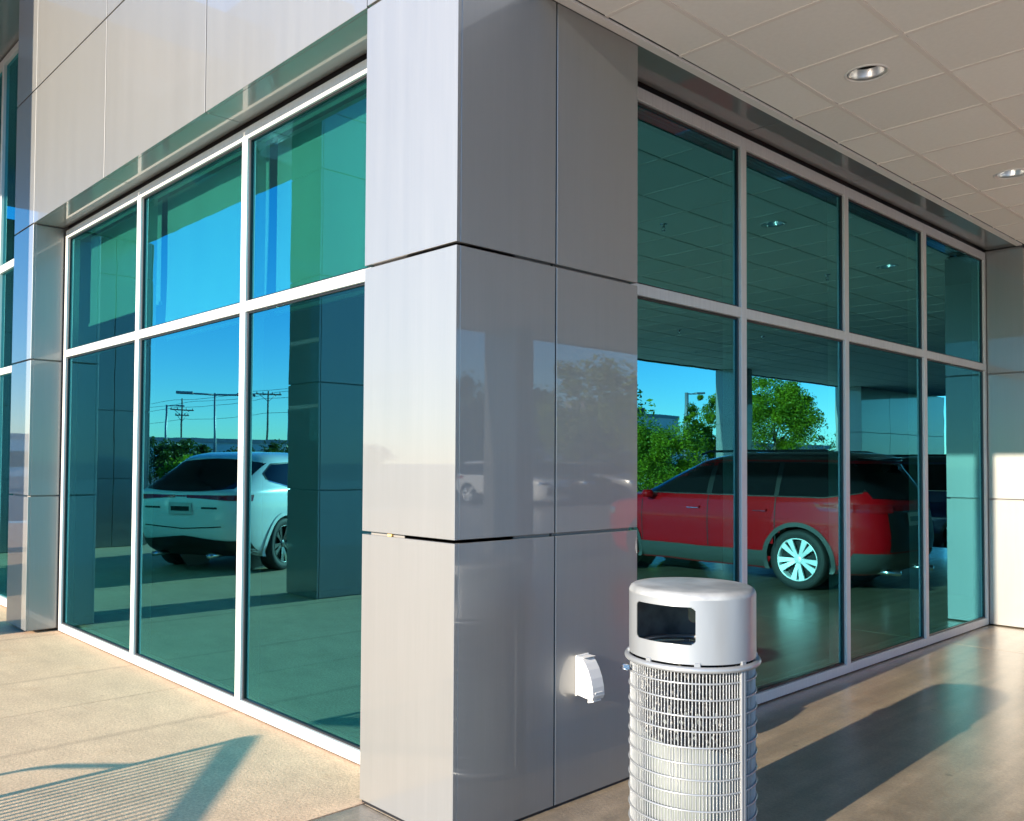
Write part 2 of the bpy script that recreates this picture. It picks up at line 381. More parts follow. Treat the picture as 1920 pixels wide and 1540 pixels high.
# corner column
cc=MB().box(XC+.03,-.03,.03,REC+.1,.02,6.1).box(-REC-.1,-.03,.03,YB-.03,.021,6.1).build('corner_column','gap',bld)
for k in range(5):
    z0,z1=k*PH+(.012 if k==0 else G),(k+1)*PH-G
    panel(cc,XC,0,0,T,z0,z1)                                    # sunlit face
    panel(cc,-T,0,T+.0005,.602-G*.7,z0,z1); panel(cc,-T,0,.602+G*.7,YB,z0,z1)
    panel(cc,XC,XC+T,T+.0005,REC+.02,z0,z1)
    panel(cc,-REC-.02,-T-.0005,YB-T,YB,z0,z1)
MB().box(-.030,-.026,.597,.607,.02,6.0).build('joint_seal','gasket',cc)
MB().box(XC+.01,-.006,.006,.03,0,.010).box(-.03,-.006,.03,YB-.01,0,.010).build('base_seal','gasket',cc)
# small rusty bracket and paint chips seen in the joints
MB().box(-.475,-.445,.018,.03,PH-.006,PH+.006).build('rusty_clip','stain_label',cc)
# left pillar
XP=-6.35
pl=MB().box(XP+.03,XL-.03,.03,REC+.1,.02,6.1).build('pillar','gap',bld)
for k in range(5):
    z0,z1=k*PH+(.03 if k==0 else G),(k+1)*PH-G
    panel(pl,XP,XL,0,T,z0,z1)
    panel(pl,XL-T,XL,T+.0005,REC-.004,z0,z1)
    panel(pl,XP,XP+T,T+.0005,REC+.02,z0,z1)
# right pillar
pr=MB().box(-REC-.1,.03,YR+.03,YR+.75,.02,3.655).build('pillar','gap',bld)
for k in range(3):
    z0,z1=k*PH+(.012 if k==0 else G),(k+1)*PH-(G if k<2 else .03)
    panel(pr,-REC+.004,.055,YR,YR+T,z0,z1); panel(pr,.055-T,.055,YR+T+.0005,YR+.78,z0,z1)
# rest of the drive-side wall
wb=MB().box(-.5,.02,YR+.79,27,0,6.2).build('wall','panel',bld)
# fascia over the left windows
fa=MB().box(XL+.002,XC-.002,.03,.6,3.69,7.4).build('fascia','gap',bld)
fx=[XC,F2,F1,XL]
for i in range(3):
    for k in (3,4,5):
        panel(fa,fx[i+1]+(G*.85 if i<2 else .001),fx[i]-G*.85,0,T,k*PH+(.001 if k==3 else G),(k+1)*PH-G)
# soffits
so=MB().box(XL+.002,XC-.002,.03,.6,3.68,3.69).build('soffit','gap',bld)
for i in range(3): panel(so,fx[i+1]+G*.5,fx[i]-G*.5,T+.001,REC-.006,3.661,3.675)
by=[YB,2.66,4.11,5.605,YR]
for i in range(4): panel(so,-REC+.006,-.004,by[i]+G*.5,by[i+1]-G*.5,3.661,3.675)
MB().box(-.6,-.003,YB-.02,YR+.8,3.68,6.2).build('upper_wall','panel',bld)

def window(axis, a0, a1, muls, jamb, heads):
    """storefront glazing. axis 'A': facade facing -y, running along x; 'B': facade facing +x, running along y"""
    W=.033; D=.115
    def bx(m,s0,s1,d0,d1,z0,z1):        # s along the facade, d depth behind the frame front
        if axis=='A': m.cbox(s0,s1,REC+d0,REC+d1,z0,z1,.002)
        else: m.cbox(-REC-d1,-REC-d0,s0,s1,z0,z1,.002)
        return m
    fr=MB(); bx(fr,a0+.001,a1-.001,.0015,D,3.560,3.634); bx(fr,a0+.001,a1-.001,.0015,D,.008,.073)
    bx(fr,a0+.002,a0+.05,.0008,D-.001,.009,3.632); bx(fr,a1-.05,a1-.002,.0008,D-.001,.009,3.632)
    f=fr.build('window_frame','frame',bld)
    bx(MB(),a0,a1,.02,D+.05,3.634,3.68).build('head_gap','gasket',f); bx(MB(),a0,a1,.01,D,.0,.008).build('sill_seal','gasket',f)
    for s in muls: bx(MB(),s-W,s+W,0,D+.02,.012,3.63).build('mullion','frame',f)
    ed=[a0+.05]+[q for s in muls for q in (s-W,s+W)]+[a1-.05]
    for i in range(0,len(ed),2):
        s0,s1=ed[i],ed[i+1]
        bx(MB(),s0-.001,s1+.001,.001,D+.01,2.472,2.536).build('transom','frame',f)
        for z0,z1 in ((.073,2.472),(2.536,3.56)):
            g=.012; mg=MB()                                     # black gasket round the pane
            bx(mg,s0,s0+g,.018,.05,z0,z1); bx(mg,s1-g,s1,.018,.05,z0,z1); bx(mg,s0+g,s1-g,.0185,.05,z0,z0+g); bx(mg,s0+g,s1-g,.0185,.05,z1-g,z1)
            mg.build('gasket','gasket',f)
            ms=MB(); q=g+.012                                   # metal spacer inside the double glazing
            bx(ms,s0+g,s0+q,.045,.057,z0+g,z1-g); bx(ms,s1-q,s1-g,.045,.057,z0+g,z1-g); bx(ms,s0+q,s1-q,.0455,.057,z0+g,z0+q); bx(ms,s0+q,s1-q,.0455,.057,z1-q,z1-g)
            ms.build('spacer','spacer',f)
            e=.004; d0,d1=.030,.036
            w,h=(s1-s0)/2-e,(z1-z0)/2-e; t0=random.uniform(-.0011,.0011); t1=random.uniform(-.0009,.0009)
            if axis=='A':
                mb=MB().box(-w,w,-.003,.003,-h,h,1); mb.mi[2]=0
                o=mb.build('pane',['glass','glass_inner'],f,((s0+s1)/2,REC+d0+.003,(z0+z1)/2)); o.rotation_euler=(t1,0,t0)
            else:
                mb=MB().box(-.003,.003,-w,w,-h,h,1); mb.mi[3]=0
                o=mb.build('pane',['glass','glass_inner'],f,(-REC-d0-.003,(s0+s1)/2,(z0+z1)/2)); o.rotation_euler=(0,t1,t0)
    return f
window('A',XL+.03,XC-.005,[F1,F2],None,None)
window('B',YB+.005,YR-.006,[2.66,4.11,5.605],None,None)
# entrance glazing, left of the pillar
def entrance():
    a0,a1=-13.2,XP-.005; fr=MB()
    y0,y1=REC,REC+.115
    for z in ((.008,.09),(2.46,2.53),(3.58,3.66),(5.9,5.98)): fr.cbox(a0,a1,y0+.001,y1,z[0],z[1],.002)
    f=fr.build('window_frame','frame',bld); s=[a1-.03,-7.95,-9.55,-11.15,a0+.03]
    for q in s: MB().cbox(q-.033,q+.033,y0,y1+.01,.01,5.97,.002).build('mullion','frame',f)
    for i in range(4):
        for z0,z1 in ((.09,2.46),(2.53,3.58),(3.66,5.9)):
            mb=MB().box(s[i+1]+.034,s[i]-.034,y0+.03,y0+.036,z0+.001,z1-.001,1); mb.mi[2]=0; mb.build('pane',['glass','glass_inner'],f)
entrance()
# room behind the glass
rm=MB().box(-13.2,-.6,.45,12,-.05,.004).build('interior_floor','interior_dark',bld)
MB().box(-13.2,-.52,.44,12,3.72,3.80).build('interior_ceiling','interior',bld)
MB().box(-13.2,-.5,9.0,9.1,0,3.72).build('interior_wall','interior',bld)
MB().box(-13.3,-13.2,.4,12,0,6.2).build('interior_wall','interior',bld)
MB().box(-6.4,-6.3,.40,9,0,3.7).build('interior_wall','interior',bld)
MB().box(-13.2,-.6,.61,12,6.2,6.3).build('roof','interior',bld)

# ------------------------------------------------------------------ roller blinds (hang inside)
def blind(axis,s0,s1,zb,label,wave=0):
    e=empty('roller_blind',(0,0,0)); tag(e,label,'blind','roller blinds behind the upper windows')
    d=REC+.205
    def fn(u,v):
        s=s0+(s1-s0)*u; z=3.60+(zb-3.60)*v
        off=wave*.012*math.sin(7*u+4*v)*v+wave*.02*math.exp(-((u-.75+.55*v)/.05)**2)*v
        return (s,d+off,z) if axis=='A' else (-d-off,s,z)
    MB().grid(fn,40,20,flip=(axis=='B')).build('fabric','blind',e)
    b=MB()
    if axis=='A': b.cbox(s0,s1,d-.012,d+.014,zb-.03,zb-.0005)
    else: b.cbox(-d-.014,-d+.012,s0,s1,zb-.03,zb-.0005)
    b.build('bottom_bar','blind',e)
    b=MB()
    if axis=='A': b.tube([(s0,d+.03,3.63),(s1,d+.03,3.63)],.03,12)
    else: b.tube([(-d-.03,s0,3.63),(-d-.03,s1,3.63)],.03,12)
    b.build('roller','rail_dark',e)
blind('A',XL+.09,F1-.05,2.80,'pale roller blind pulled halfway in the upper window beside the left pillar')
blind('A',F1+.05,F2-.05,2.50,'creased pale roller blind in the middle upper window of the sunlit facade',1)
blind('A',F2+.05,XC-.05,2.50,'pale roller blind in the upper window next to the corner column, sunlit facade')

# ------------------------------------------------------------------ drive canopy
cy=empty('drive_canopy',(0,0,0)); tag(cy,'wide flat canopy with beige tiled ceiling over the drive','canopy')
CY0,CY1,CX1=.45,26.8,7.75
ce=MB().box(.003,CX1-.05,CY0+.05,CY1-.05,3.72,3.78).build('ceiling','interior',cy)
MB().cbox(.001,CX1,CY0-.0,CY0+.06,3.652,5.2,.004).cbox(CX1-.06,CX1,CY0+.061,CY1,3.653,5.2,.004).build('fascia','panel',cy)
MB().box(-.3,CX1-.07,CY0+.07,CY1,5.1,5.18).build('roof','far_trim',cy)
gx=[.05,.335]+[.335+.6096*i for i in range(1,12)]+[7.60]; gy=[.516+.0]+[.28+.6005*i for i in range(1,44)]
tm={}; grid=MB(); field=MB(); HOLES=[(.64,2.382),(.64,4.784),(.64,7.186),(.64,9.588),(.64,11.99),(6.13,4.784),(6.13,7.186),(6.13,9.588),(6.13,11.99),(6.13,14.392)]
def tile_mesh(w,h,hole):
    k=(round(w,3),round(h,3),hole)
    if k in tm: return tm[k]
    m=MB(); b=.012; z0,z1=0.0,.016
    if not hole:
        m.cbox(-w/2+b,w/2-b,-h/2+b,h/2-b,z0,z1,.002)
    else:
        n=32; r=.098; out=[]; inn=[]
        for i in range(n):
            a=2*math.pi*i/n; c,s=math.cos(a),math.sin(a); q=min((w/2-b)/max(abs(c),1e-6),(h/2-b)/max(abs(s),1e-6))
            out.append((q*c,q*s)); inn.append((r*c,r*s))
        vs=[(x,y,z0) for x,y in out]+[(x,y,z0) for x,y in inn]+[(x,y,z1) for x,y in inn]
        m.add(vs,[(i,n+i,n+(i+1)%n,(i+1)%n) for i in range(n)]+[(n+i,2*n+i,2*n+(i+1)%n,n+(i+1)%n) for i in range(n)])
    tm[k]=m.mesh('ceiling_tile','tile'); return tm[k]
nt=0
for q in range(len(gy)-1):
    for i in range(len(gx)-1):
        w,h=gx[i+1]-gx[i],gy[q+1]-gy[q]; cx,cyy=(gx[i]+gx[i+1])/2,(gy[q]+gy[q+1])/2
        hole=any(abs(cx-a)<.25 and abs(cyy-b)<.25 for a,b in HOLES)
        if nt<296:
            o=inst('ceiling_tile',tile_mesh(w,h,hole),ce,(cx,cyy,3.664+random.uniform(0,.0022))); nt+=1
            o.rotation_euler=(random.uniform(-.002,.002),random.uniform(-.002,.002),0)
        else: field.cbox(cx-w/2+.012,cx+w/2-.012,cyy-h/2+.012,cyy+h/2-.012,3.664,3.68,.002)
tag(field.build('tile_field','tile',ce),kind='stuff')
for x in gx[1:-1]: grid.box(x-.012,x+.012,gy[0],gy[-1],3.660,3.668)
for y in gy[1:-1]:
    for i in range(len(gx)-1): grid.box(gx[i]+.0125,gx[i+1]-.0125,y-.012,y+.012,3.6605,3.668)
grid.build('tee_grid','tee',ce)
MB().box(.002,.052,.46,YR-.002,3.655,3.668).box(.06,.0605,.5,.51,3.656,3.668).build('edge_trim','trim',ce)
# canopy columns
for (x0,x1,y0,y1,js) in ((6.98,7.72,-.15,.6,None),(6.98,7.72,7.36,7.74,None),(6.98,7.72,15.08,15.40,None),(6.98,7.72,21.0,26.6,22.8)):
    c=MB().box(x0+.02,x1-.02,y0+.02,y1-.02,0,3.66).build('column','gap',cy)
    for k in range(3):
        z0,z1=k*PH+(.012 if k==0 else G),(k+1)*PH-G
        panel(c,x0,x1,y0,y0+T,z0,z1); panel(c,x0,x1,y1-T,y1,z0,z1)
        yy=[y0+T]+([js] if js else [])+[y1-T]
        for a in range(len(yy)-1):
            panel(c,x0,x0+T,yy[a]+G,yy[a+1]-G,z0,z1); panel(c,x1-T,x1,yy[a]+G,yy[a+1]-G,z0,z1)

# downlights and sprinklers
def downlight():
    e=empty('downlight')
    MB().lathe([(.112,.004),(.1125,-.002),(.108,-.0045),(.101,-.003),(.0985,.002)],48).build('trim_ring','trim',e)
    MB().lathe([(.0985,.003),(.097,.03),(.092,.03)],48).build('shadow_ring','gasket',e)
    MB().lathe([(.091,.0),(.0925,-.001),(.094,.001),(.088,.02),(.078,.06),(.062,.11),(.045,.145)],48).build('reflector','reflector',e)
    MB().lathe([(.046,.145),(.03,.15),(.0,.151)],24).build('lamp','lamp_inside',e)
    return e
DL=['round downlight with bright reflector in the canopy ceiling nearest the camera','round downlight in the canopy ceiling, partly cut by the right edge of the picture']
for i,(x,y) in enumerate(HOLES):
    d=downlight() if i==0 else copy_tree(d0)
    if i==0: d0=d
    d.location=(x,y,3.664)
    nth=['third','fourth','fifth'][i-2]+' downlight from the corner column in the row along the wall' if 1<i<5 else ['nearest','second','third','fourth','farthest'][i-5]+' downlight in the row along the outer edge of the canopy' if i>4 else ''
    tag(d,DL[i] if i<2 else nth,'downlight','downlights in the canopy ceiling')
def sprinkler(x,y,label):
    e=empty('sprinkler',(x,y,3.664)); tag(e,label,'sprinkler','sprinklers in the canopy ceiling')
    MB().lathe([(.0,.001),(.035,.001),(.035,-.004),(.012,-.008),(.012,-.03),(.0,-.03)],20).build('escutcheon','chrome',e)
    MB().tube([(.012,0,-.03),(.02,0,-.045),(.006,0,-.06)],.003,6).tube([(-.012,0,-.03),(-.02,0,-.045),(-.006,0,-.06)],.003,6).build('arm','chrome',e)
    MB().lathe([(0,-.06),(.02,-.06),(.021,-.063),(0,-.064)],16).build('deflector','chrome',e)
sprinkler(1.3,4.07,'small sprinkler head mirrored in the first drive-side upper window')
sprinkler(1.26,7.1,'small sprinkler head mirrored in the second drive-side upper window')
sprinkler(4.24,11.0,'small sprinkler head mirrored above the round tree in the windows')
sprinkler(4.8,9.4,'small sprinkler head mirrored in the first drive-side lower window')

# ------------------------------------------------------------------ entrance portal (mirrored in the left windows)
po=empty('entrance_portal',(0,0,0)); tag(po,'tall silver entrance portal on panelled columns beyond the left pillar','portal')
for (x0,x1,y0,y1,js) in ((-6.46,-5.80,-3.45,-2.42,None),(-14.2,-13.3,-3.55,-2.35,-2.9),(-14.2,-13.3,-1.50,.30,None)):  # last box: side wall added to keep mirrored sky out of the entrance glass
    c=MB().box(x0+.02,x1-.02,y0+.02,y1-.02,0,5.56).build('column','gap',po)  # the last one is the added side wall, not a column
    for k in range(5):
        z0,z1=k*PH+(.012 if k==0 else G),min((k+1)*PH-G,5.545)
        panel(c,x0,x1,y0,y0+T,z0,z1); panel(c,x0,x1,y1-T,y1,z0,z1)
        yy=[y0+T]+([js] if js else [])+[y1-T]
        for a in range(len(yy)-1):
            panel(c,x0,x0+T,yy[a]+G,yy[a+1]-G,z0,z1); panel(c,x1-T,x1,yy[a]+G,yy[a+1]-G,z0,z1)
MB().cbox(-14.2,-5.80,-3.452,-2.42,5.55,6.9,.004).build('beam','panel',po)
MB().cbox(-14.2,-6.352,-2.419,.42,6.0,6.55,.004).build('roof','panel',po)

# ------------------------------------------------------------------ litter bin
BX,BY,BR=.64,.72,.250
bn=empty('litter_bin',(BX,BY,0)); tag(bn,'silver wire litter bin with rounded metal lid beside the corner column','litter bin')
def lid():
    m=MB(); n=288; z0=.785; zt=1.055; rr=.028
    ops=[(R(-114),R(-53)),(R(66),R(127))]; oz0,oz1=.858,1.000; rc=.022
    prof=[(BR,z0)]+[(BR,z0+(oz0-z0)*k/3) for k in (1,2)]
    zs=[z0,z0+.035]+[oz0+(oz1-oz0)*k/36 for k in range(37)]+[zt-rr]
    def inside(a,z):
        for a0,a1 in ops:
            for s in (0,2*math.pi,-2*math.pi):
                b=a+s
                if a0<b<a1 and oz0<z<oz1:
                    du=min(b-a0,a1-b)*BR; dv=min(z-oz0,oz1-z)
                    if du<rc and dv<rc and math.hypot(rc-du,rc-dv)>rc: return False
                    return True
        return False
    angs=sorted(set([2*math.pi*i/n for i in range(n)]+[a%(2*math.pi) for o in ops for a in (o[0],o[0]+.03,o[0]+.06,o[1]-.06,o[1]-.03,o[1])]))
    N=len(angs); t=.003
    for shell,r in ((0,BR),(1,BR-t)):
        vs=[(r*math.cos(a),r*math.sin(a),z) for a in angs for z in zs]; k=len(zs); fs=[]
        for i in range(N):
            jn=(i+1)%N; a=angs[i]; b=angs[jn] if jn else angs[0]+2*math.pi; am=(a+b)/2
            for q in range(k-1):
                if inside(am,(zs[q]+zs[q+1])/2): continue
                f=(i*k+q,jn*k+q,jn*k+q+1,i*k+q+1); fs.append(f if shell==0 else f[::-1])
        m.add(vs,fs,0 if shell==0 else 1,True)
    return m
L=lid(); lo=L.build('lid',['bin_paint','bin_inside'],bn)
tp=[(BR-.028+.028*math.cos(a),1.027+.028*math.sin(a)) for a in [R(8*k) for k in range(11)]]+[(BR-.06,1.0575),(BR-.13,1.060),(0,1.062)]
MB().lathe([(BR,1.0269)]+tp,96).build('lid_top','bin_top',bn)
MB().lathe([(BR-.003,.785),(BR+.0005,.785)],96).build('lid_edge','bin_paint',bn)
ring=lambda r,z,n=96:[(r*math.cos(2*math.pi*k/n),r*math.sin(2*math.pi*k/n),z) for k in range(n)]
MB().tube(ring(BR+.006,.766),.0125,12,closed=True).build('rim','bin_paint',bn)
for k in range(8):
    a=2*math.pi*k/8-.9; MB().cbox(-.006,.006,-.012,.012,.772,.792,.002).build('spacer_tab','bin_paint',bn,(BR*math.cos(a),BR*math.sin(a),0)).rotation_euler=(0,0,a)
rods=MB(); NR=116
for k in range(NR):
    a=2*math.pi*k/NR; x,y=(BR-.006)*math.cos(a),(BR-.006)*math.sin(a)
    rods.tube([(x,y,.05),(x,y,.758)],.0027,6,caps=False)
tag(rods.build('vertical_rods','bin_paint',bn),kind='stuff')
hm=MB().tube(ring(BR-.001,0),.0036,8,closed=True).mesh('hoop','bin_paint')
for k in range(12): inst('hoop',hm,bn,(0,0,.712-.0595*k+random.uniform(-.003,.003)),(random.uniform(-.006,.006),random.uniform(-.006,.006),0))
for a in (R(-8),R(172)):
    o=MB().cbox(-.004,.006,-.012,-.002,.04,.765,.001).cbox(-.004,.006,.002,.012,.04,.765,.001).build('hinge_post','bin_paint',bn,((BR+.002)*math.cos(a),(BR+.002)*math.sin(a),0)); o.rotation_euler=(0,0,a)
MB().lathe([(BR-.02,.015),(BR+.004,.015),(BR+.006,.05),(BR-.012,.052),(BR-.02,.04)],72).build('base_ring','bin_paint',bn)
MB().lathe([(0,.03),(.205,.03),(.222,.05),(.226,.60),(.222,.60),(.218,.05),(.0,.04)],64).build('liner','bin_liner',bn)
def bag(u,v):
    a=2*math.pi*u; c=math.cos(a-R(-125)); zl=.44+.07*c-.02*math.sin(3*a); z=.76+(zl-.76)*v
    r=.231+.004*math.sin(23*a+9*v)+.004*math.sin(41*a-17*v+1)+.003*math.sin(60*v+5*a)
    return (r*math.cos(a),r*math.sin(a),z)
MB().grid(bag,180,26,smooth=False).build('bag','black_bag',bn)
MB().tube([(x*.93,y*.93,.80) for x,y,z in ring(BR,0)],.009,8,closed=True).build('bag_ring','bin_paint',bn)
la=R(-127); lt=MB().cbox(0,.03,-.012,.012,-.012,.012,.003).tube([(.012,-.02,.004),(.034,0,-.004),(.012,.02,-.01)],.004,6).build('latch','chrome',bn,((BR+.008)*math.cos(la),(BR+.008)*math.sin(la),.728)); lt.rotation_euler=(0,0,la)

# ------------------------------------------------------------------ weatherproof socket cover on the column
oc=empty('socket_cover',(0,.742,.47)); tag(oc,'white weatherproof socket cover on the grey column face','socket cover')
prof=[(.006,.012),(.095,.0),(.104,.018),(.100,.055),(.090,.095),(.074,.132),(.056,.160),(.042,.176),(.030,.182),(.006,.182)]
MB().prism(prof,1,.004,.084).build('hood','plastic_grey',oc)
MB().cbox(.001,.0058,0,.09,.004,.190,.002).build('base_plate','plastic_white',oc)
MB().prism([(.066,-.016),(.098,-.007),(.099,-.001),(.066,-.004)],1,.012,.066).build('latch_tab','plastic_white',oc)
MB().prism([(.0965,.030),(.1035,.0275),(.1048,.034),(.0985,.036)],1,.020,.070).build('embossed_line','plastic_white',oc)
MB().cbox(.01,.05,.004,.086,.1826,.1845,.0008).build('hinge','plastic_grey',oc)

# ------------------------------------------------------------------ strap bench (its shadow falls into the picture)
be=empty('bench',(-1.15,-3.30,0),math.atan2(-.65,.76)); tag(be,'dark slatted metal bench whose striped shadow falls on the pavement','bench')
hl=.76
MB().tube([(-hl,0,.84),(-hl+.03,0,.855),(hl-.03,0,.855),(hl,0,.84)],.035,10).build('top_rail','bench_metal',be)
MB().tube([(-hl,-.46,.43),(hl,-.46,.43)],.02,8).build('front_rail','bench_metal',be)
st=MB()
for k in range(27):
    x=-hl+.03+k*.057
    st.box(x-.008,x+.008,-.012,-.004,.43,.85).box(x-.008,x+.008,-.46,-.012,.425,.433)
tag(st.build('slats','bench_metal',be),kind='stuff')
for s in (-1,1):
    MB().tube([(s*hl,.03,0),(s*hl,0,.43),(s*hl,0,.85)],.017,8).build('leg','bench_metal',be)
    MB().tube([(s*hl,-.46,0),(s*hl,-.46,.43)],.017,8).build('leg','bench_metal',be)
    MB().tube([(s*hl,-.46,.43),(s*hl,-.46,.58),(s*hl,-.43,.64),(s*hl,-.36,.66),(s*hl,-.02,.66)],.017,8).build('armrest','bench_metal',be)
# ------------------------------------------------------------------ cars
def catmull(tab,z):
    k=0
    while k<len(tab)-2 and z>tab[k+1][0]: k+=1
    p1,p2=tab[k],tab[k+1]; p0=tab[max(k-1,0)]; p3=tab[min(k+2,len(tab)-1)]
    t=min(1,max(0,(z-p1[0])/(p2[0]-p1[0]))); out=[]
    for c in (1,2,3):
        m1=(p2[c]-p0[c])/(p2[0]-p0[0])*(p2[0]-p1[0]); m2=(p3[c]-p1[c])/(p3[0]-p1[0])*(p2[0]-p1[0])
        out.append((2*t**3-3*t*t+1)*p1[c]+(t**3-2*t*t+t)*m1+(-2*t**3+3*t*t)*p2[c]+(t**3-t*t)*m2)
    return out
SUV=[(.22,2.25,-2.15,.86),(.30,2.35,-2.30,.92),(.45,2.42,-2.41,.955),(.60,2.45,-2.45,.968),(.80,2.45,-2.44,.978),(.95,2.40,-2.42,.965),(1.02,2.22,-2.41,.955),
     (1.08,1.72,-2.40,.945),(1.12,1.26,-2.38,.93),(1.17,1.10,-2.36,.915),(1.30,.84,-2.29,.87),(1.45,.54,-2.20,.81),(1.56,.32,-2.13,.765),(1.62,.14,-2.15,.72),(1.68,-.18,-2.02,.60),(1.71,-.5,-1.75,.42),(1.722,-.95,-1.25,.06)]
FAST=[(.24,2.25,-2.10,.86),(.32,2.35,-2.25,.92),(.47,2.42,-2.36,.95),(.62,2.45,-2.42,.965),(.82,2.45,-2.45,.972),(.96,2.36,-2.46,.966),(1.06,2.10,-2.45,.955),
      (1.12,1.55,-2.42,.945),(1.16,1.22,-2.34,.93),(1.20,1.06,-2.26,.91),(1.29,.82,-2.10,.87),(1.41,.54,-1.90,.82),(1.53,.24,-1.70,.765),(1.60,.02,-1.58,.71),(1.65,-.25,-1.42,.60),(1.68,-.5,-1.2,.42),(1.69,-.7,-1.0,.06)]
WM={}
def wheel_meshes(spokes):
    if spokes in WM: return WM[spokes]
    def lt(prof,n):
        m=MB().lathe(prof,n); m.v=[(x,z,y) for x,y,z in m.v]; return m
    ty=lt([(.262,-.10),(.30,-.115),(.345,-.112),(.366,-.095),(.370,0),(.366,.095),(.345,.112),(.30,.115),(.262,.10)],48).mesh('tyre','tyre')
    rm=lt([(.264,.09),(.264,.105),(.256,.108),(.246,.085),(.244,-.09)],48)
    rm.v=[(x,y,z) for x,y,z in rm.v]
    hub=lt([(0,.082),(.035,.082),(.06,.070),(.065,.03)],24); rm.add(hub.v,hub.f,0,True)
    for k in range(spokes):
        a=2*math.pi*k/spokes+(.09 if k%2 else -.09); c,s=math.cos(a),math.sin(a)
        vs=[]
        for r,w,y in ((.045,.016,.072),(.15,.025,.088),(.25,.036,.098)):
            for sg in (-1,1): 
                for dy in (0,-.03): vs.append((r*c-sg*w*s,y+dy,r*s+sg*w*c))
        fs=[]
        for q in (0,4): fs+=[(q,q+2,q+6,q+4),(q+1,q+5,q+7,q+3),(q,q+4,q+5,q+1),(q+2,q+3,q+7,q+6)]
        rm.add(vs,fs)
    ri=(rm.mesh('rim','rim'),rm.mesh('rim','black_paint')); dk=lt([(0,.02),(.243,.02)],32).mesh('brake','black_trim')
    WM[spokes]=(ty,ri,dk); return WM[spokes]
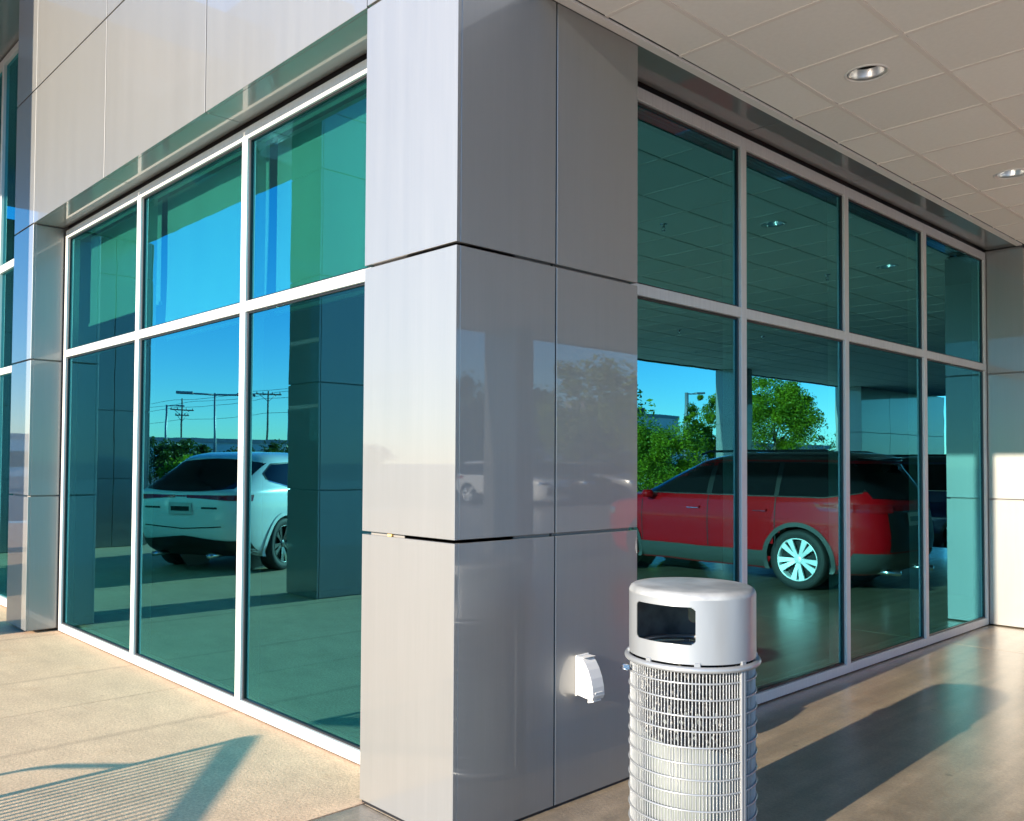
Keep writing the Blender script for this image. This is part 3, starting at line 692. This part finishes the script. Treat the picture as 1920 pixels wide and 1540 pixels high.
def car(tab,paint,label,loc,rz,ax_f,ax_r,roofmat,win,low,group=None,fine=True,kind='suv'):
    e=empty('car',loc,rz); tag(e,label,'car',group)
    z0,z1=tab[0][0],tab[-1][0]; pe=5.2 if kind=='suv' else 6.6
    def prm(z):
        xF,xR,w=catmull(tab,z); return (xF+xR)/2,(xF-xR)/2,w,(pe if z<1.1 else pe-1.2*min(1,(z-1.1)/.4))
    def ys(x,z):
        c,h,w,p=prm(z); q=min(.9999,abs((x-c)/h)); return w*(1-q**p)**(1/p)
    def xs_(y,z,s):
        c,h,w,p=prm(z); q=min(.9999,abs(y/w)); return c+s*h*(1-q**p)**(1/p)
    NZ,NT=(84,200) if fine else (40,80)
    zs=[z0+(z1-z0)*k/NZ for k in range(NZ+1)]; B=MB(); vs=[]
    for z in zs:
        c,h,w,p=prm(z)
        for k in range(NT):
            a=2*math.pi*k/NT; ca,sa=math.cos(a),math.sin(a)
            vs.append((c+h*math.copysign(abs(ca)**(2/p),ca),w*math.copysign(abs(sa)**(2/p),sa),z))
    f0=[];f1=[]
    for q in range(NZ):
        for k in range(NT):
            f=(q*NT+k,q*NT+(k+1)%NT,(q+1)*NT+(k+1)%NT,(q+1)*NT+k)
            mx=sum(vs[i][0] for i in f)/4; my=sum(vs[i][1] for i in f)/4; mz=sum(vs[i][2] for i in f)/4
            if abs(my)>.5 and any(math.hypot(mx-a,mz-.37)<.415 for a in (ax_f,ax_r)): continue
            (f1 if mz>win['roof'] else f0).append(f)
    B.add(vs,f0,0,True); B.f+=f1; B.mi+=[1]*len(f1); B.sm+=[True]*len(f1)
    B.f.append(tuple(range(NT))[::-1]); B.mi.append(2); B.sm.append(False)
    B.f.append(tuple(NZ*NT+k for k in range(NT))); B.mi.append(1); B.sm.append(True)
    B.build('body',[paint,roofmat,'black_trim'],e)
    def side(name,mat,xa,xb,zl,zu,s,nx=24,nz=6,off=.004,parent=None):
        def fn(u,v):
            x=xa+(xb-xa)*u; z=zl(x)+(zu(x)-zl(x))*v; return (x,s*(ys(x,z)+off),z)
        return MB().grid(fn,nx,nz,flip=(s>0)).build(name,mat,parent or e)
    def end(name,mat,ya,yb,zl,zu,s,off=.004,ny=24,nz=8,xb=0):
        def fn(u,v):
            y=ya+(yb-ya)*u; z=zl(y)+(zu(y)-zl(y))*v; return (xs_(y,z,s)+s*off,y,z)
        return MB().grid(fn,ny,nz,flip=(s<0)).build(name,mat,e)
    L=lambda v:(lambda q:v)
    for s in (-1,1):
        side('window_surround','black_trim',win['side'][0][0]-.04,win['side'][-1][1]+.06,lambda x:win['zl'](x)-.004,lambda x:win['zu'](min(x,win['side'][-1][1]))+.02,s,60,6,.002)
        for (xa,xb) in win['side']:
            side('window','car_glass',xa,xb,win['zl'],win['zu'],s)
        side('window_trim','chrome',win['side'][0][0],win['side'][-1][1],lambda x:win['zl'](x)-.016,lambda x:win['zl'](x)-.004,s,40,1,.008)
        side('sill','cladding' if kind=='suv' else 'black_trim',ax_r+.40,ax_f-.40,L(.24),L(low),s,20,4,.012)
        for ax in (ax_f,ax_r):
            m=MB()
            def fn(u,v,ax=ax,s=s):
                a=R(-22)+R(224)*u; r=.405+.055*v; x=ax+r*math.cos(a); z=max(.225,.37+r*math.sin(a)); return (x,s*(ys(x,max(z,.3))+.014),z)
            m.grid(fn,40,2,flip=(s>0))
            def fn2(u,v,ax=ax,s=s):
                a=R(-22)+R(224)*u; r=.406; x=ax+r*math.cos(a); z=max(.225,.37+r*math.sin(a)); return (x,s*((ys(x,max(z,.3))+.014)*(1-v)+.5*v),z)
            m.grid(fn2,40,1); m.build('arch_trim','cladding' if kind=='suv' else paint,e)
            MB().add([(ax+.43*math.cos(t*math.pi/12),s*.52,.37+.43*math.sin(t*math.pi/12)) for t in range(24)],[tuple(range(24))]).build('wheel_well','black_trim',e)
        if fine:
            for xa in win['seams']: side('door_seam','black_trim',xa-.007,xa+.007,L(.46),win['zl'],s,1,12,.003)
            for xa in win['handles']:
                side('door_handle',paint,xa,xa+.20,L(.955),L(.985),s,8,2,.03); side('handle_glint','chrome',xa+.01,xa+.19,L(.950),L(.956),s,6,1,.028)
            side('side_crease',paint,ax_r+.1,ax_f,lambda x:.87,lambda x:.885,s,30,2,.012)
        MB().lathe([(0,-.05),(.06,-.05),(.085,0),(.06,.05),(0,.05)],16).build('mirror',paint,e,(win['side'][-1][1]-.12,s*1.03,1.12))
        end('tail_light','tail_red',s*win['tl'][0],s*win['tl'][1],win['tlz'][0],win['tlz'][1],-1,.010)
        end('head_light','chrome',s*.52,s*.86,L(.80),L(.90),1,.008)
    ends=win['rear']
    end('rear_window','car_glass',-.72,.72,ends[0],ends[1],-1,.005,30,10)
    end('windshield','car_glass',-.72,.72,L(1.15),L(1.55),1,.004)
    end('shaded_tail','black_trim',-.60,.60,L(.52),L(1.0),-1,.006,20,6) if kind=='suv' else None  # tailgate painted black to stand for the shade on the rear
    end('rear_bumper','cladding' if kind=='suv' else 'black_trim',-.86,.86,L(.24),win['bump'],-1,.012,40,6)
    end('front_grille','black_trim',-.62,.62,L(.42),L(.72),1,.010)
    end('number_plate','plate',-.19,.19,L(.82),L(.98),-1,.02,2,2)
    if fine:
        end('plate_text','black_trim',-.15,.15,L(.87),L(.93),-1,.023,2,1)
        end('hatch_seam','black_trim',-.62,.62,lambda y:.62+.06*abs(y),lambda y:.634+.06*abs(y),-1,.006,20,1)
        if kind=='fast':
            end('light_bar','tail_red',-.55,.55,L(1.06),L(1.08),-1,.012,20,1); end('badge','black_trim',-.60,-.34,L(.90),L(.925),-1,.008,3,1); end('badge','black_trim',.34,.58,L(.90),L(.925),-1,.008,3,1)
        for s in (-1,1): MB().tube([(-2.05,s*.45,.27),(-2.46,s*.45,.27)],.035,12).build('exhaust_tip','chrome',e)
        if kind=='suv':
            for s in (-1,1): MB().tube([(.2,s*.60,1.675),(.05,s*.60,1.715),(-1.6,s*.60,1.72),(-1.8,s*.60,1.67)],.016,8).build('roof_rail','chrome' if roofmat!='black_paint' else 'black_trim',e)
            MB().grid(lambda u,v:(-2.02-.26*v,-.60+1.2*u,1.665-.03*v-.03*(2*u-1)**2),16,6).build('spoiler',roofmat,e)
        MB().cbox(-.07,.07,-.03,.03,1.60,1.70,.01).build('roof_aerial','black_trim',e,(-1.0,0,.02))
    ty,ri,dk=wheel_meshes(10)
    for ax in (ax_f,ax_r):
        for s in (-1,1):
            w=inst('wheel',dk,e,(ax,s*.845,.37),(0,0,0 if s>0 else math.pi)); inst('tyre',ty,w); inst('rim',ri[kind=='fast'],w)
    return e
zl=lambda x:1.155+.012*(x<-1.3)*(-1.3-x)*6
WSUV=dict(roof=1.60,side=[(-2.16,-1.16),(-1.10,-.18),(-.10,.92)],zl=lambda x:1.15+max(0,-1.75-x)*.18,zu=lambda x:min(1.56,1.58-.02*abs(x+.6)**2,1.17+(1.00-x)*.62),
  seams=[-1.13,-.14,.95],handles=[-1.02,-.02],tl=(.50,.93),tlz=(lambda y:.98,lambda y:1.08),rear=(lambda y:1.12+.04*abs(y),lambda y:1.56),bump=lambda y:.50)
WFAST=dict(roof=9,side=[(-1.70,-1.06),(-.99,-.10),(-.03,.88)],zl=lambda x:1.15+max(0,-1.1-x)*.22,zu=lambda x:min(1.52,1.54-.03*abs(x+.2)**2,1.18+(.95-x)*.60,1.26+(x+1.90)*.55),
  seams=[-1.0,-.06,.90],handles=[-.92,.05],tl=(.10,.90),tlz=(lambda y:1.045-.045*max(0,(abs(y)-.25))/.65,lambda y:1.085),rear=(lambda y:1.13+.07*y*y,lambda y:1.58-.12*y*y),bump=lambda y:.47+.10*max(0,.62-abs(y)))
def heading(dx,dy): return math.atan2(dy,dx)
# red SUV under the canopy, tail towards the building
hx,hy=.9998,.02
rax=(2.05,7.96)     # near rear wheel on the ground
cx_,cy_=rax[0]+1.42*hx+.9*(-hy)*1, rax[1]+1.42*hy+.9*hx
car(SUV,'red_paint','shiny red SUV parked under the drive canopy, tail towards the windows',(cx_,cy_,0),heading(hx,hy),1.42,-1.42,'black_paint',WSUV,.45)
car(SUV,'blue_paint','dark blue SUV parked behind the red SUV',(3.2,13.6,0),heading(.99,-.1),1.42,-1.42,'black_paint',WSUV,.45)
# white fastback mirrored in the left windows
hx,hy=-.46,-.888
car(FAST,'white_paint','white fastback SUV seen from behind through the entrance portal',(-9.94,-4.36,0),heading(hx,hy),1.40,-1.40,'white_paint',WFAST,.40,kind='fast')
PK=[('white_paint','white car parked in the far row, nearest the drive canopy',21.5),('silver_paint','silver car parked in the far row, third from the drive canopy',27.0),('black_paint','black car parked in the far row between the white and silver cars',24.2),('white_paint','white car parked at the far end of the row under the small tree',30.0),('blue_paint','blue car parked last in the far row beyond the trees',33.0)]
for m,lb,y in PK:
    car(SUV,m,lb,(21.5+random.uniform(-.3,.3),y,-.05),heading(-1,.02),1.42,-1.42,m,WSUV,.45,'cars parked in the far row',fine=False)
# ------------------------------------------------------------------ trees
def leaf_mesh(n,rx,rz,clumps,size,mat,seed,flat=1.0):
    rnd=random.Random(seed); m=MB(); cs=[]
    for k in range(clumps):
        while True:
            p=Vector((rnd.uniform(-1,1),rnd.uniform(-1,1),rnd.uniform(-1,1)))
            if .35<p.length<1: break
        cs.append((Vector((p.x*rx,p.y*rx,p.z*rz)),rnd.choice((.12,.18,.24,.32,.42))*rx))
    for k in range(n):
        c,r=cs[rnd.randrange(clumps)]
        d=Vector((rnd.gauss(0,1),rnd.gauss(0,1),rnd.gauss(0,1)*.8)); d=d.normalized()*r*rnd.random()**.45
        p=c+d; s=size*rnd.uniform(.6,1.3)
        a=Vector((rnd.gauss(0,1),rnd.gauss(0,1),rnd.gauss(0,.6))).normalized(); b=a.cross(Vector((rnd.gauss(0,1),rnd.gauss(0,1),rnd.gauss(0,1)))).normalized()
        m.add([p-a*s,p+b*s*.45,p+a*s,p-b*s*.45],[(0,1,2,3)])
    return m.mesh('crown',mat)
def tree(x,y,h,rx,zc,rz,label,n=9000,mat='leaf',seed=1,size=.12,trunk=.13,cat='tree',group='trees around the car park'):
    e=empty('tree',(x,y,-.1)); tag(e,label,cat,group); rnd=random.Random(seed)
    t=MB(); pts=[(0,0,0),(.03,.02,zc*.3),(-.02,.05,zc*.65),(.0,0,zc*1.0),(.05,.03,zc+rz*.5)]
    t.tube(pts,[trunk,trunk*.85,trunk*.7,trunk*.5,trunk*.2],8)
    for k in range(9):
        a=rnd.uniform(0,6.28); z=zc*rnd.uniform(.45,1.0); L=rx*rnd.uniform(.55,.95); c,s=math.cos(a),math.sin(a)
        t.tube([(0,0,z),(c*L*.4,s*L*.4,z+L*.35),(c*L,s*L,z+L*rnd.uniform(.4,.8))],[trunk*.42,trunk*.25,trunk*.07],6)
    t.build('trunk','bark',e)
    if n: inst('crown',leaf_mesh(n,rx,rz,min(int(n/170)+6,70),size,mat,seed),e,(0,0,zc+rz*.55))
    return e
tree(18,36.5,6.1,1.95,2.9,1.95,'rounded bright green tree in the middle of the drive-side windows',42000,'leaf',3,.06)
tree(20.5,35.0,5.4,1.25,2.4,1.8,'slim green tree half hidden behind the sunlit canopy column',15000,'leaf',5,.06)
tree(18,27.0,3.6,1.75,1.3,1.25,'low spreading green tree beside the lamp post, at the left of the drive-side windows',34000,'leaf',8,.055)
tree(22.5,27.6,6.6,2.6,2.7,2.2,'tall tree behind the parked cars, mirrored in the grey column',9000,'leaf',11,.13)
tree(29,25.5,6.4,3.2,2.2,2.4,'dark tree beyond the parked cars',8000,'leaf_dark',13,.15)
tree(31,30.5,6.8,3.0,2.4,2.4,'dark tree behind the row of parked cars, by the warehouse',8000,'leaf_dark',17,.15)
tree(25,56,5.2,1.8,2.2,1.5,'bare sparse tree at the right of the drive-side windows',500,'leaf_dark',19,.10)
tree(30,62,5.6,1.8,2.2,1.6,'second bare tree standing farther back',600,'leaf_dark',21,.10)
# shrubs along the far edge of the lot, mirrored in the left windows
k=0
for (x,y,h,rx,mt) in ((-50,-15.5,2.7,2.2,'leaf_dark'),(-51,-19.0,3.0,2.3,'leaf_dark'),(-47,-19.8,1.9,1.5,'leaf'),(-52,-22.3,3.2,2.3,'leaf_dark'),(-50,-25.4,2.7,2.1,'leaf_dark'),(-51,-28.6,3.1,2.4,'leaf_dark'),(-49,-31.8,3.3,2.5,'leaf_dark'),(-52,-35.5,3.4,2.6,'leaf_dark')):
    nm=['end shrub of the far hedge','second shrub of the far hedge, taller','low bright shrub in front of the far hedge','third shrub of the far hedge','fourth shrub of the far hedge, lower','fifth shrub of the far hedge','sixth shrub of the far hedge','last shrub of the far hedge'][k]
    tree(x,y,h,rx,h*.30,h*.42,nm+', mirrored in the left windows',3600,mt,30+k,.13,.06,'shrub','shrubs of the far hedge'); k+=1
# ------------------------------------------------------------------ lamp posts, utility poles and wires
def lamp_post(x,y,h,arms,w,label):
    e=empty('lamp_post',(x,y,-.1)); tag(e,label,'lamp post','lamp posts of the car park')
    MB().lathe([(0,0),(.28,0),(.28,.7),(.25,.75),(0,.75)],20).build('base','lot',e)
    MB().tube([(0,0,.7),(0,0,h*.6),(0,0,h)],[w,w*.85,w*.7],10).build('post','pole_metal',e)
    for (dx,dy,L) in arms:
        MB().tube([(0,0,h-.08),(dx*L*.8,dy*L*.8,h-.03)],.04,8).build('arm','pole_metal',e)
        o=MB().cbox(-.35,.35,-.16,.16,-.06,.05,.02).build('lamp_head','pole_metal',e,(dx*L*.8,dy*L*.8,h-.02)); o.rotation_euler=(0,0,math.atan2(dy,dx))
lamp_post(-70,-28,6.4,[(.4,-.9,1.4)],.12,'lamp post with one short arm, left of the utility pole')
lamp_post(-33,-14.4,4.6,[(.4,-.9,1.6),(-.4,.9,1.6)],.065,'near lamp post with two arms above the white car')
lamp_post(-70.7,-40,6.6,[(.4,-.9,1.4)],.12,'thin lamp post next to the mirrored portal column')
lamp_post(29,45.4,6.2,[(-.3,.95,1.3)],.16,'pale lamp post in front of the white warehouse')
def utility_pole(x,y,h,arms,label):
    e=empty('utility_pole',(x,y,-.16)); tag(e,label,'utility pole','utility poles along the far road')
    MB().tube([(0,0,0),(0,0,h)],[.17,.12],10).build('pole','pole_wood',e)
    for z,L in arms:
        MB().cbox(-.09,.09,-L,L,z-.1,z+.1,.02).build('crossarm','pole_wood',e)
        for s in (-.9,-.4,.4,.9): MB().lathe([(0,0),(.07,.02),(.09,.12),(.04,.26),(0,.28)],10).build('insulator','pole_metal',e,(0,s*L,z+.1))
        MB().tube([(0,-L*.7,z),(.1,0,z-1.1),(0,L*.7,z)],.05,6).build('brace','pole_metal',e)
utility_pole(-139,-60,12.2,[(10.3,2.0),(9.4,1.2)],'wooden utility pole with two crossarms, left')
utility_pole(-110.7,-60,11.9,[(11.4,2.1)],'wooden utility pole with one wide crossarm, right')
for k,(z,dy) in enumerate(((11.7,-1.8),(11.7,1.8),(10.6,.8),(8.6,0))):
    pts=[]
    for i in range(41):
        x=-190+i*2.9; t=((x+110.7)%28.3)/28.3; pts.append((x,-60+dy,z-1.1*4*t*(1-t)*.35))
    tag(MB().tube(pts,.03,5).build('power_line','wire'),['topmost far power line strung behind the hedge','upper power line on the rear of the crossarms','middle power line between the utility poles','lowest power line between the utility poles'][k],'power line','power lines over the far road')
# ------------------------------------------------------------------ far buildings
wh=empty('warehouse',(60,86,-.16)); tag(wh,'long white warehouse with rooftop units beyond the trees','building')
MB().box(0,40,-35,3.5,0,7.2).build('wall','far_wall',wh)
MB().box(-.1,40,-35.2,3.6,7.2,7.6).build('parapet','far_trim',wh)
for q in range(9): MB().box(-.12,-.02,-33+q*4.1,-31.2+q*4.1,2.5,5.0).build('window','car_glass',wh)
for q,(yy,w,h) in enumerate(((-5.5,2.6,1.2),(-1.4,1.8,.9),(-11,3,1.3),(-18,2,1.0))):
    u=MB().cbox(2,5,yy-w/2,yy+w/2,7.6,7.6+h,.05).build('rooftop_unit','pole_metal',wh); MB().cbox(1.96,2.0,yy-w*.35,yy+w*.35,7.8,7.5+h,.01).build('grille','black_trim',u)
w2=empty('low_building',(42,58,-.16)); tag(w2,'low pale building at street level behind the trees','building')
MB().box(0,14,-34,34,0,3.4).build('wall','far_wall',w2); MB().box(-.3,14.2,-34.2,34.2,3.4,3.8).build('roof','far_trim',w2)
for q in range(12): MB().box(-.06,-.01,-32+q*5.4,-29+q*5.4,.9,2.4).build('window','car_glass',w2)
w3=empty('low_building',(-95,-40,-.16)); tag(w3,'low flat building behind the far hedge, mirrored at the left','building')
MB().box(-10,0,-14,26,0,3.9).build('wall','far_wall',w3); MB().box(-10.2,.2,-14.2,26.2,3.9,4.4).build('roof','far_trim',w3)
for q in range(7): MB().box(.01,.06,-12+q*5.4,-9.5+q*5.4,1,2.6).build('window','car_glass',w3)
